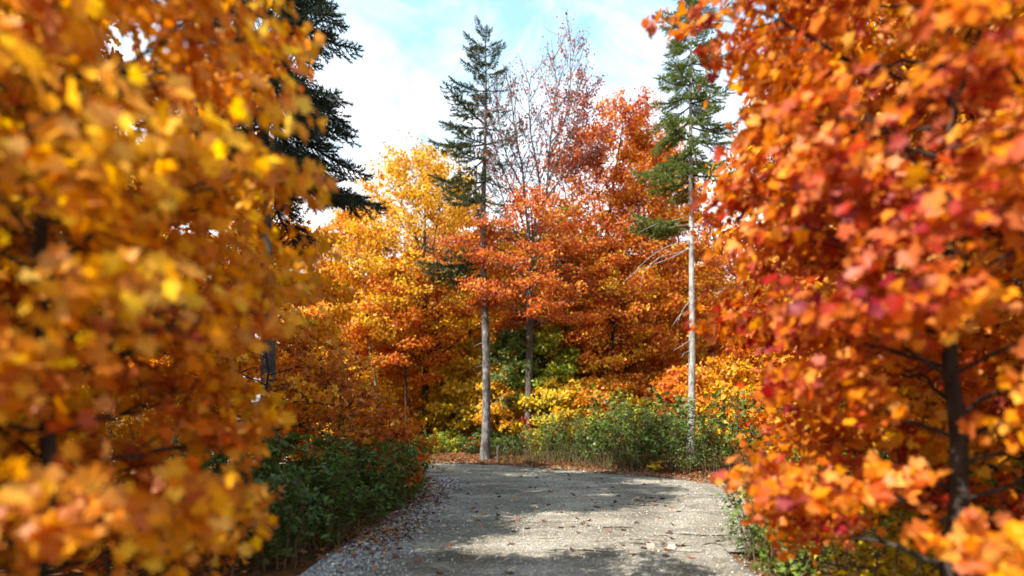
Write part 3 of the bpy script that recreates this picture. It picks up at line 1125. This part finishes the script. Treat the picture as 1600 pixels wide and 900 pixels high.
def spruce_side(label, base, H, h_lo, Lmax, nm, mats, seed, az_range, trunk_r, n_whorl, m, lean=0.0, bark=BARK_GR, boughs=BO_NEAR, tilt=(-.1, -.3)):
    rng = np.random.default_rng(seed)
    z = gz(base[0], base[1]) - .05
    t = thing('spruce_tree', label, 'tree', (base[0], base[1], z))
    zz = np.linspace(0, 1, 20)
    tp = np.stack([lean * zz + .03 * np.sin(zz * 8), .03 * np.cos(zz * 6), zz * H], 1)
    obj('trunk', Tubes().add(tp, trunk_r * (1 - zz * .95) * (1 + .4 * np.exp(-zz * H / .3)), 12).mesh('trunk'), bark, t)
    for w in range(n_whorl):
        q = (w + .3) / n_whorl
        h = H - .3 - q * (H - .3 - h_lo)
        L = Lmax * np.interp(q, [0, .15, .5, 1], [.25, .5, .85, 1])
        for a in range(m):
            az = a / m * 6.283 + w * 1.3 + rng.normal(0, .25)
            x = lean * h / H
            bough(t, boughs[rng.integers(len(boughs))], (x, 0, h + rng.normal(0, .1)), az, np.interp(q, [0, 1], tilt) + rng.normal(0, .12), L * rng.uniform(.72, 1.12), BARK_DK, nm, 1.0)
    return t, tp


spruce_mid()
spruce_side('dark shaded spruce with drooping boughs over the roadside bushes', (-4.6, 9.6), 12.8, 6.2, 2.25, NEEDLE_SHADED, None, 21, None, .17, 13, 6)
D = 17.5
b = at(1080, D)
t, tp = spruce_side('sunlit green spruce on a pale thin trunk with bare dead branches', b[:2], 18.6, 9.3, 1.75, NEEDLE_SUNLIT, None, 22, None, .135, 14, 6, bark=BARK_PL, boughs=BO_FAR + BO_NEAR, tilt=(.1, -.25))
z0 = t.location[2]


def lr(px, py, dy=0):
    return at(px, D + dy, py) - np.array([b[0], b[1], z0])


for pts in ([(1078, 338), (1050, 345), (1025, 350), (1000, 362)], [(1078, 352), (1062, 352), (1045, 356)], [(1077, 375), (1050, 382), (1020, 398), (1000, 415), (985, 435)],
            [(1077, 390), (1050, 397), (1025, 405), (1005, 425), (1000, 450)], [(1077, 388), (1055, 400), (1030, 410), (990, 425), (975, 440)],
            [(1078, 470), (1066, 485), (1058, 505)], [(1078, 485), (1062, 492), (1050, 510)], [(1078, 532), (1065, 540), (1052, 548)], [(1078, 548), (1068, 552), (1064, 560)]):
    dead_branch(t, [lr(x, y, -.25 * i) for i, (x, y) in enumerate(pts)], .017, BARK_PL)
for px, py, L, az, tl in ((1070, 345, 2.0, 3.3, -.02), (1064, 352, 1.9, 3.0, -.05), (1050, 356, 1.5, 3.25, -.1), (1075, 268, 1.9, 3.2, -.1), (1075, 285, 1.6, 3.6, -.1)):
    o = bough(t, BO_FAR[(px + py) % 6], tuple(lr(1079, py)), az, tl, L * 1.1, BARK_DK, NEEDLE_SUNLIT, .8)


# ----------------------------------------------------------------------------
# shrubs, weeds
# ----------------------------------------------------------------------------
def build_shrub(seed, h, spread, n_stems, leaf, per, shape=OVAL, bare=.15, arch=.35, spr=.16):
    rng = np.random.default_rng(seed)
    stems, C, O = [], [], []
    for s in range(n_stems):
        th = s * 2.4 + rng.uniform(0, .8)
        r0 = spread * .45 * rng.uniform(0, 1) ** .5
        r1 = spread * rng.uniform(.45, 1.05)
        hh = h * rng.uniform(.62, 1.08)
        dr = np.array([math.cos(th), math.sin(th), 0])
        a = dr * r0 + UP * -.12
        e = dr * r1 + UP * hh
        pts = bez(a, dr * (r0 + (r1 - r0) * arch) + UP * hh * .6, e, 7)
        pts += rng.normal(0, .012, pts.shape)
        T = Tubes().add(pts, np.linspace(.011, .003, 7), 4)
        nb = max(4, int(hh * 6))
        for j in range(nb):
            f = bare + (1 - bare) * (j + rng.random()) / nb
            fi = f * 6
            k0 = min(int(fi), 5)
            b = pts[k0] + (pts[k0 + 1] - pts[k0]) * (fi - k0)
            az = rng.uniform(0, 6.28)
            dv = unit(np.array([math.cos(az), math.sin(az), rng.uniform(.1, .8)]))
            sl = rng.uniform(.12, .34) * (1.1 - .5 * f) * (.6 + .4 * h)
            T.add(np.array([b, b + dv * sl]), [.004, .002], 3)
            C += [b + dv * sl * .5, b + dv * sl]
            O += [dv, dv]
        stems.append(T.mesh('stem'))
    C, O = np.array(C), np.array(O)
    pos, N = sprays_to_leaves(rng, C, O, per, spr, flat=.6, up=.8, jit=.5, outw=.55)
    keep = pos[:, 2] > .02
    pos, N = pos[keep], N[keep]
    return stems, leaf_mesh('foliage', pos, N, leaf * rng.uniform(.55, 1.25, len(pos)), rng, shape)


def plant_shrub(sh, label, lm, x, y, group, rz=0.0, sc=1.0, name='shrub', cat='shrub', sink=.02):
    t = thing(name, label, cat, (x, y, gz(x, y) - sink), group, rz, sc)
    for s in sh[0]:
        obj('stem', s, STEM, t)
    obj('foliage', sh[1], lm, t, 'stuff')
    return t


# dark thicket on the inner side of the bend
LEFT = [build_shrub(s, 1.3, .72, 15, .1, 6.5) for s in (201, 202, 203)]
SP = 'green bushes crowding the inner road edge'
for x, y, sc, v, lm, lab in (
        (-2.75, 6.6, .92, 0, 'dark_green', 'nearest dark green bush over the pale gravel shoulder'),
        (-2.62, 7.9, .95, 1, 'dark_green', 'dark green bush second along the gravel shoulder'),
        (-2.55, 9.2, .95, 2, 'dark_green', 'dark green bush in the middle of the thicket below the orange leaves'),
        (-2.60, 10.6, .92, 0, 'green', 'green bush reaching out over the road with paler leaves'),
        (-2.9, 12.2, .95, 1, 'dark_green', 'dark green bush at the turn of the inner edge'),
        (-3.3, 7.3, 1.1, 2, 'green', 'taller green bush behind the nearest bushes, below the dark spruce'),
        (-3.35, 8.7, 1.12, 0, 'dark_green', 'taller dark green bush among the brownish orange leaves'),
        (-3.5, 10.3, 1.1, 1, 'green', 'taller green bush around the foot of the roadside maple'),
        (-3.9, 13.6, 1.0, 2, 'dark_green', 'dark green bush farthest along the inner edge'),
        (-3.9, 6.2, 1.1, 1, 'dark_green', 'dark green bush set back from the pale gravel shoulder'),
        (-4.4, 7.6, 1.2, 0, 'green', 'green bush deep in the thicket near the dark spruce trunk')):
    plant_shrub(LEFT[v], lab, LM[lm], x + .3, y, SP, rr.uniform(0, 6.28), sc)

# roadside maples over that thicket, low brownish orange
for x, y, H, cb, R, lm, sd, lab in (
        (-2.95, 8.7, 2.5, .9, 1.0, 'brown_orange', 211, 'low roadside maple with brownish orange leaves above the dark bushes'),
        (-2.65, 10.2, 1.9, .6, .75, 'orange_red', 212, 'low roadside maple with bright orange-red leaves drooping towards the road'),
        (-4.3, 10.8, 3.4, .9, 1.3, 'brown_orange', 213, 'taller roadside maple with brown and orange leaves under the dark spruce'),
        (-3.75, 7.9, 4.3, 1.0, 1.15, 'orange', 215, 'slender orange roadside maple in front of the dark spruce trunk'),
        (-4.6, 13.2, 3.6, .7, 1.4, 'orange', 214, 'bright orange roadside maple behind the thicket')):
    p = build_maple(sd, H, cb, R, .03, n_limbs=16, per=11, leaf=.105, spray=.24, profile=broad, shape=TRI3, up_t=.4, up0=.1, nsub=4, limb_r=.4)
    plant_tree((p[0], [join_limbs(p[1])], p[2]), lab, LM[lm], (x, y), name='young_maple', bark=BARK_DK, group='low maples over the thicket')

# hedge along the outer side
HEDGE = [build_shrub(221, 1.75, .85, 18, .10, 4.0, bare=.12, arch=.2), build_shrub(222, 2.1, .75, 13, .14, 3.0, TRI3, bare=.25, arch=.12, spr=.22),
         build_shrub(223, 1.6, .95, 22, .075, 6.0, bare=.05, arch=.4)]
HG = 'tall green bushes along the outer road edge'
for px, dd, sc, v, lm, lab in (
        (848, 20.3, .72, 0, 'light_green', 'bright green low bush beside the crimson creeper'),
        (872, 19.8, .8, 1, 'green', 'green bush next to the bright green low one at the outer edge'),
        (900, 19.2, .95, 2, 'green', 'green bush under the yellow saplings at the outer edge'),
        (930, 18.6, 1.0, 0, 'dark_green', 'dark green bush in the middle of the outer hedge'),
        (958, 18.0, 1.06, 1, 'green', 'green bush with reddish leaf tuft behind it in the hedge'),
        (988, 17.5, 1.1, 2, 'dark_green', 'dark green bush above the brown dead stems'),
        (1018, 17.0, 1.1, 0, 'green', 'green bush under the reddish sapling in the hedge'),
        (1048, 16.4, 1.08, 1, 'dark_green', 'dark green bush beside the pale spruce trunk foot'),
        (1078, 15.9, 1.1, 2, 'green', 'green bush at the foot of the pale spruce trunk'),
        (945, 20.4, 1.15, 1, 'light_green', 'pale green bush standing behind the hedge below the orange sapling'),
        (1000, 19.6, 1.2, 0, 'light_green', 'pale green bush standing behind the hedge below the dark maple trunk'),
        (1050, 18.6, 1.2, 2, 'green', 'green bush standing behind the hedge near the pale spruce'),
        (890, 21.6, 1.0, 2, 'light_green', 'pale green bush behind the hedge under the scarlet maple'),
        (1125, 15.4, 1.1, 0, 'green', 'green bush past the pale spruce trunk'),
        (1175, 14.6, 1.1, 1, 'dark_green', 'dark green bush farther past the pale spruce trunk'),
        (1235, 13.6, 1.1, 2, 'green', 'green bush well past the pale spruce trunk')):
    p = at(px, dd)
    plant_shrub(HEDGE[v], lab, LM[lm], p[0] - .2, p[1] - .35, HG, rr.uniform(0, 6.28), sc)

# bright low bushes behind the bend
LOW = [build_shrub(s, .85, .75, 14, .11, 6, bare=.1, arch=.3) for s in (231, 232)]
LG = 'low light green bushes beyond the road bend'
for px, dd, sc, v, lm, lab in (
        (652, 22.0, .9, 0, 'light_green', 'bright low bush at the foot of the dark maple trunk'),
        (680, 22.2, .95, 1, 'light_green', 'bright low bush just past the dark maple trunk'),
        (706, 21.9, .95, 0, 'light_green', 'bright low bush midway to the grey spruce trunk'),
        (733, 21.5, .9, 1, 'green', 'greener low bush touching the grey spruce trunk'),
        (640, 23.4, 1.05, 1, 'yellow_green', 'yellow-green low bush behind the thin forked trunk'),
        (700, 23.2, 1.1, 1, 'yellow_green', 'yellow-green low bush behind the bright ones'),
        (780, 20.9, .9, 0, 'green', 'green low bush around the small grey post'),
        (803, 20.9, .95, 1, 'dark_green', 'dark low bush between the post and the crimson creeper'),
        (770, 22.6, 1.2, 1, 'green', 'green low bush behind the small grey post'),
        (800, 23.2, 1.25, 0, 'yellow_green', 'yellow-green low bush between the two main trunks')):
    p = at(px, dd)
    plant_shrub(LOW[v], lab, LM[lm], p[0], p[1], LG, rr.uniform(0, 6.28), sc)

# small red tufts of maple seedling in the undergrowth
for px, py, dd, lm, lab in ((850, 680, 20.9, 'orange_red', 'orange-red maple seedling beside the crimson creeper'),
                            (964, 682, 18.9, 'orange', 'orange maple seedling poking through the outer hedge'),
                            (742, 690, 21.6, 'brown_orange', 'brownish orange seedling by the spruce foot'),
                            (1022, 741, 15.9, 'yellow', 'small yellow seedling at the road edge by the dead stems')):
    p = at(px, dd, py)
    h = max(p[2] - gz(p[0], p[1]) + .2, .3)
    sh = build_shrub(int(px), h, .3 if h > .5 else .15, 6 if h > .5 else 3, .12, 3.2, TRI3, bare=.5, spr=.14)
    plant_shrub(sh, lab, LM[lm], p[0], p[1], 'maple seedlings along the verge', 0, 1, name='maple_seedling', cat='seedling')

# dry weed stems and grass at the road edges
rng = np.random.default_rng(61)


def blades(name, P, h, lean, w, m, segs=2):
    k = len(P)
    z = surf_z(P)
    b = np.column_stack([P, z - .02])
    dv = np.column_stack([rng.normal(0, lean, (k, 2)), np.ones(k)]) * h[:, None]
    a = rng.uniform(0, 6.28, k)
    sd = np.column_stack([np.cos(a), np.sin(a), np.zeros(k)]) * w[:, None]
    m1 = b + dv * .55
    e = b + dv + np.column_stack([rng.normal(0, lean * .8, (k, 2)) * h[:, None], np.zeros(k)])
    V = np.stack([b - sd, b + sd, m1 - sd * .7, m1 + sd * .7, e], 1)
    o = (np.arange(k) * 5)[:, None]
    return obj(name, mesh_of(name, V.reshape(-1, 3), [o + np.array([[0, 1, 3, 2]]), o + np.array([[2, 3, 4]])]), m, kind='stuff')


k = 700
q = ER[(rng.uniform(.53, .665, k) * 220).astype(int)]
nrm = unit(np.array([.62, .78]))
Pw = q + nrm[None] * np.abs(rng.normal(.35, .5, k))[:, None] + rng.normal(0, .12, (k, 2))
Pw = Pw[road_dist(Pw) > .05]
blades('dry_weeds', Pw, rng.uniform(.3, 1.15, len(Pw)) ** 1.3, .3, rng.uniform(.004, .010, len(Pw)), LM['weed'])
k = 900
q = EL[(rng.uniform(.14, .50, k) * 220).astype(int)]
Pw = q + np.column_stack([-np.abs(rng.normal(.22, .32, k)), rng.normal(0, .12, k)])
Pw = Pw[road_dist(Pw) > .02]
blades('verge_grass', Pw, rng.uniform(.1, .45, len(Pw)), .45, rng.uniform(.003, .007, len(Pw)), leaf_mat('verge_grass', [DGR, OLV, BRN, (0.17, 0.13, 0.06)], 2.0, trans=.2, gloss=.03))
k = 700
q = ER[(rng.uniform(.10, .46, k) * 220).astype(int)]
Pw = q + np.column_stack([np.abs(rng.normal(.15, .35, k)), rng.normal(0, .15, k)])
Pw = Pw[road_dist(Pw) > -.05]
blades('verge_grass', Pw, rng.uniform(.08, .35, len(Pw)), .5, rng.uniform(.003, .007, len(Pw)), LM['green'])
k = 5000
Pw = np.column_stack([rng.uniform(-16, 14, k), rng.uniform(17, 34, k)])
dw = road_dist(Pw)
Pw = Pw[dw > 1.6]
blades('undergrowth_grass', Pw, rng.uniform(.1, .4, len(Pw)), .5, rng.uniform(.006, .014, len(Pw)), LM['green'])

# small grey post beside the spruce foot
b = at(778, 20.05)
pz = gz(b[0], b[1])
post = thing('post', 'small weathered grey post standing beside the spruce foot', 'post', (b[0], b[1], pz - .05))
obj('shaft', Tubes().add([(0, 0, -.1), (0, 0, .3), (.01, 0, .55)], [.065, .06, .055], 8).mesh('shaft', False), BARK, post)
obj('cap', Tubes().add([(.01, 0, .552), (.01, 0, .585)], [.072, .062], 8).mesh('cap', False), BARK_GR, post)

# ----------------------------------------------------------------------------
# the maples beside the road where it passes the viewer
# ----------------------------------------------------------------------------
NEAR = [
    # x, y, H, crown base, R, trunk r, leaves, seed, kw, label
    (-3.75, 2.8, 4.5, .9, 1.4, .075, 'yellow_orange', 301, dict(n_limbs=42, per=28), 'golden maple leaning over the near roadside bushes'),
    (-2.35, 2.5, 4.4, .7, .98, .05, 'orange', 302, dict(n_limbs=36, profile=full, per=25), 'young orange maple closest to the near road edge'),
    (-5.7, 3.9, 5.5, .9, 1.8, .085, 'yellow_orange', 303, dict(n_limbs=40, per=30), 'golden-orange maple set back from the near road edge behind the leaning golden one'),
    (-6.7, 5.0, 11.5, 4.0, 1.7, .11, 'orange', 306, dict(n_limbs=36, per=30, leaf=.12, spray=.42), 'tall slim orange maple whose shade crosses the middle of the road'),
    (-8.2, 7.8, 9.5, 1.2, 2.7, .12, 'yellow_orange', 304, dict(n_limbs=44, per=34, leaf=.12, spray=.42), 'tall golden maple in the wood behind the dark spruce'),
    (-7.4, 13.0, 9.0, 1.5, 2.7, .13, 'orange', 305, dict(n_limbs=44, per=32, leaf=.13, spray=.45), 'tall orange maple in the wood past the dark spruce'),
    (2.75, 3.2, 5.7, .75, 1.22, .06, 'red', 311, dict(n_limbs=42, profile=full, per=28), 'red maple closest to the near outer road edge'),
    (4.4, 4.3, 7.2, .9, 1.95, .085, 'orange', 312, dict(n_limbs=46, per=30), 'orange maple behind the red one on the near outer edge'),
    (6.3, 5.2, 8.2, 1.2, 2.1, .09, 'red_mixed', 313, dict(n_limbs=42, per=30), 'mixed red and yellow maple set back from the near outer edge'),
    (6.9, 9.4, 10.0, 1.3, 2.5, .11, 'orange_red', 314, dict(n_limbs=46, per=34, leaf=.12, spray=.42), 'tall orange-red maple between the near outer edge and the lit spruce'),
    (10.0, 11.5, 11.5, 1.5, 2.9, .13, 'yellow_orange', 315, dict(n_limbs=44, per=34, leaf=.13, spray=.45), 'tall golden maple in the wood past the lit spruce'),
]
for x, y, H, cb, R, tr, lm, sd, kw, lab in NEAR:
    kw = dict(leaf=.084, spray=.30, profile=columnar, shape=MAPLE, up_t=.5, up0=.15) | kw
    p = build_maple(sd, H, cb, R, tr, **kw)
    plant_tree(p, lab, LM[lm], (x, y), bark=BARK_DK, group='maples lining the road near the viewer')

NB = [build_shrub(s, 1.15, .62, 13, .085, 6, TRI3) for s in (321, 322)]
for x, y, sc, v, lm, lab in (
        (-2.6, 5.6, .85, 1, 'dark_green', 'low dark green bush where the near thicket starts'),
        (-3.3, 5.7, 1.0, 0, 'green', 'green bush behind the low dark one where the near thicket starts'),
        (2.95, 6.0, .8, 1, 'green', 'low green bush at the outer edge where the road widens'),
        (3.6, 7.0, .85, 0, 'yellow_green', 'low yellow-green bush at the outer edge where the road widens'),
        (-2.75, 4.4, .95, 0, 'brown_orange', 'brownish orange bush under the young orange maple by the near edge'),
        (-3.6, 4.9, 1.05, 1, 'orange_red', 'orange-red bush between the golden maple and the dark thicket'),
        (-4.8, 5.4, 1.2, 0, 'brown_orange', 'brownish bush behind the golden maple'),
        (-6.2, 6.4, 1.4, 1, 'dark_green', 'dark green bush under the tall golden maple'),
        (-5.6, 8.2, 1.4, 0, 'orange', 'orange bush between the dark spruce and the tall golden maple'),
        (3.05, 4.3, 1.0, 1, 'yellow_green', 'yellow-green bush under the red maple at the outer edge'),
        (2.75, 5.2, .8, 0, 'green', 'low green bush leaning over the near outer road edge'),
        (3.9, 4.9, 1.1, 1, 'light_green', 'light green bush between the red maple and the orange maple'),
        (5.2, 5.2, 1.1, 0, 'green', 'green bush at the foot of the orange maple'),
        (4.1, 6.1, 1.1, 0, 'green', 'green bush at the outer edge below the orange maple'),
        (5.3, 7.2, 1.2, 1, 'green', 'green bush between the orange maple and the wide bend'),
        (5.9, 6.4, 1.2, 0, 'dark_green', 'dark green bush under the mixed red and yellow maple'),
        (5.6, 9.0, 1.3, 1, 'yellow_green', 'yellow-green bush under the tall orange-red maple'),
        (7.4, 8.0, 1.4, 0, 'green', 'green bush deep in the wood by the tall orange-red maple')):
    plant_shrub(NB[v], lab, LM[lm], x, y, 'bushes under the near maples', rr.uniform(0, 6.28), sc)

# ----------------------------------------------------------------------------
# fallen leaves
# ----------------------------------------------------------------------------
rng = np.random.default_rng(88)


def plain_leaf_mat(name, c):
    m, n, l = mat(name)
    tcn = n.new('ShaderNodeTexCoord')
    no = n.new('ShaderNodeTexNoise')
    no.inputs['Scale'].default_value = 3.0
    no.inputs['Detail'].default_value = 4
    l.new(tcn.outputs['Object'], no.inputs['Vector'])
    rp = ramp(n, [(.3, tuple(x * .6 for x in c)), (.7, tuple(min(x * 1.25, .9) for x in c))])
    l.new(no.outputs['Fac'], rp.inputs[0])
    pr = n.new('ShaderNodeBsdfPrincipled')
    pr.inputs['Roughness'].default_value = .7
    l.new(rp.outputs[0], pr.inputs['Base Color'])
    l.new(pr.outputs[0], n.new('ShaderNodeOutputMaterial').inputs[0])
    return m


FL = [('dry brown', (.10, .045, .025)), ('dark brown', (.05, .025, .018)), ('rusty red', (.26, .06, .03)), ('pale tan', (.50, .36, .22)), ('orange', (.45, .15, .03)), ('bleached pinkish', (.42, .24, .18))]
FM = [plain_leaf_mat('fallen_leaf_' + a.replace(' ', '_'), c) for a, c in FL]
FS = []
for s in range(5):
    tv = MAPLE[0] * 1.0
    cu = rng.uniform(.2, .8)
    tv[:, 2] = cu * (tv[:, 0] ** 2 + .5 * tv[:, 1] ** 2) * rng.uniform(.7, 1.3, len(tv)) + rng.normal(0, .03, len(tv))
    tv[:, 2] -= tv[:, 2].min()
    FS.append(mesh_of('fallen_leaf', tv, [np.array(MAPLE[1])]))
cand = np.column_stack([rng.uniform(-4, 6, 4000), 4.9 + 15 * rng.random(4000) ** 1.5])
cand = cand[np.abs(cand[:, 0]) < cand[:, 1] * .36]
cand = cand[road_dist(cand) < -.05]
# leaves gather in drifts
dr_ = np.sin(cand[:, 0] * 1.1 + cand[:, 1] * 1.7) + np.sin(cand[:, 1] * 2.3 - cand[:, 0] * .6) + .9 * (cand[:, 1] > 7.6)
cand = cand[rng.random(len(cand)) < np.clip(.35 + .3 * dr_, .1, 1)][:285]
cz = surf_z(cand)
for (x, y), z in zip(cand, cz):
    c = rng.choice(6, p=[.3, .24, .17, .12, .09, .08])
    o = obj('fallen_leaf', FS[rng.integers(5)], FM[c])
    o.location = (x, y, z + .004)
    o.rotation_euler = (rng.normal(0, .3), rng.normal(0, .3), rng.uniform(0, 6.28))
    s = rng.uniform(.07, .135)
    o.scale = (s, s, s)
    uq = float(road_u([[x, y]])[0])
    side = 'inner side' if uq < .3 else ('outer side' if uq > .68 else ('inner wheel track' if uq < .5 else 'outer wheel track'))
    along = 'nearest the viewer' if y < 6.3 else ('by the nearest bush' if y < 8 else ('by the middle of the thicket' if y < 10 else ('by the turn of the thicket' if y < 13 else ('just before the bend' if y < 16 else 'at the bend'))))
    where = 'on the ' + side + ' ' + along
    tag(o, ('big ' if s > .115 else ('small ' if s < .088 else '')) + FL[c][0] + ' leaf ' + where, 'leaf', 'fallen leaves scattered on the gravel road')

# litter too thick to count along the edges
k = 11000
w = rng.random(k)
q = np.where((w < .75)[:, None], ER[(rng.uniform(.44, .78, k) * 220).astype(int)], EL[(rng.uniform(.12, .5, k) * 220).astype(int)])
PL = q + rng.normal(0, 1, (k, 2)) * np.where(w < .75, .6, .38)[:, None]
dl = road_dist(PL)
PL = PL[dl > -.9]
extra = np.column_stack([rng.uniform(-14, 14, 9000), rng.uniform(2, 34, 9000)])
extra = extra[road_dist(extra) > .2]
PL = np.concatenate([PL, extra])
zz = surf_z(PL)
N = unit(np.column_stack([rng.normal(0, .35, (len(PL), 2)), np.ones(len(PL))]))
obj('leaf_litter', leaf_mesh('leaf_litter', np.column_stack([PL, zz + .018]), N, .09 * rng.uniform(.6, 1.25, len(PL)), rng, TRI3),
    leaf_mat('leaf_litter', [BRN, (.13, .055, .035), (.22, .10, .07), BRN, (.34, .13, .03), (.32, .22, .15)], 1.4, .35, .1, .03), kind='stuff')

# a broken twig on the road
tw = at(965, 7.6)
z = surf_z(np.array([[tw[0], tw[1]]]))[0]
T = Tubes().add(resample(np.array([(-.22, 0, .012), (-.05, .02, .018), (.1, .0, .014), (.24, .03, .012)]), 8), np.linspace(.009, .004, 8), 5)
T.add([(.02, .01, .015), (.09, .07, .02)], [.005, .003], 4)
o = obj('fallen_twig', T.mesh('fallen_twig'), BARK)
o.location = (tw[0], tw[1], z)
tag(o, 'thin broken twig lying on the sunlit gravel', 'twig')
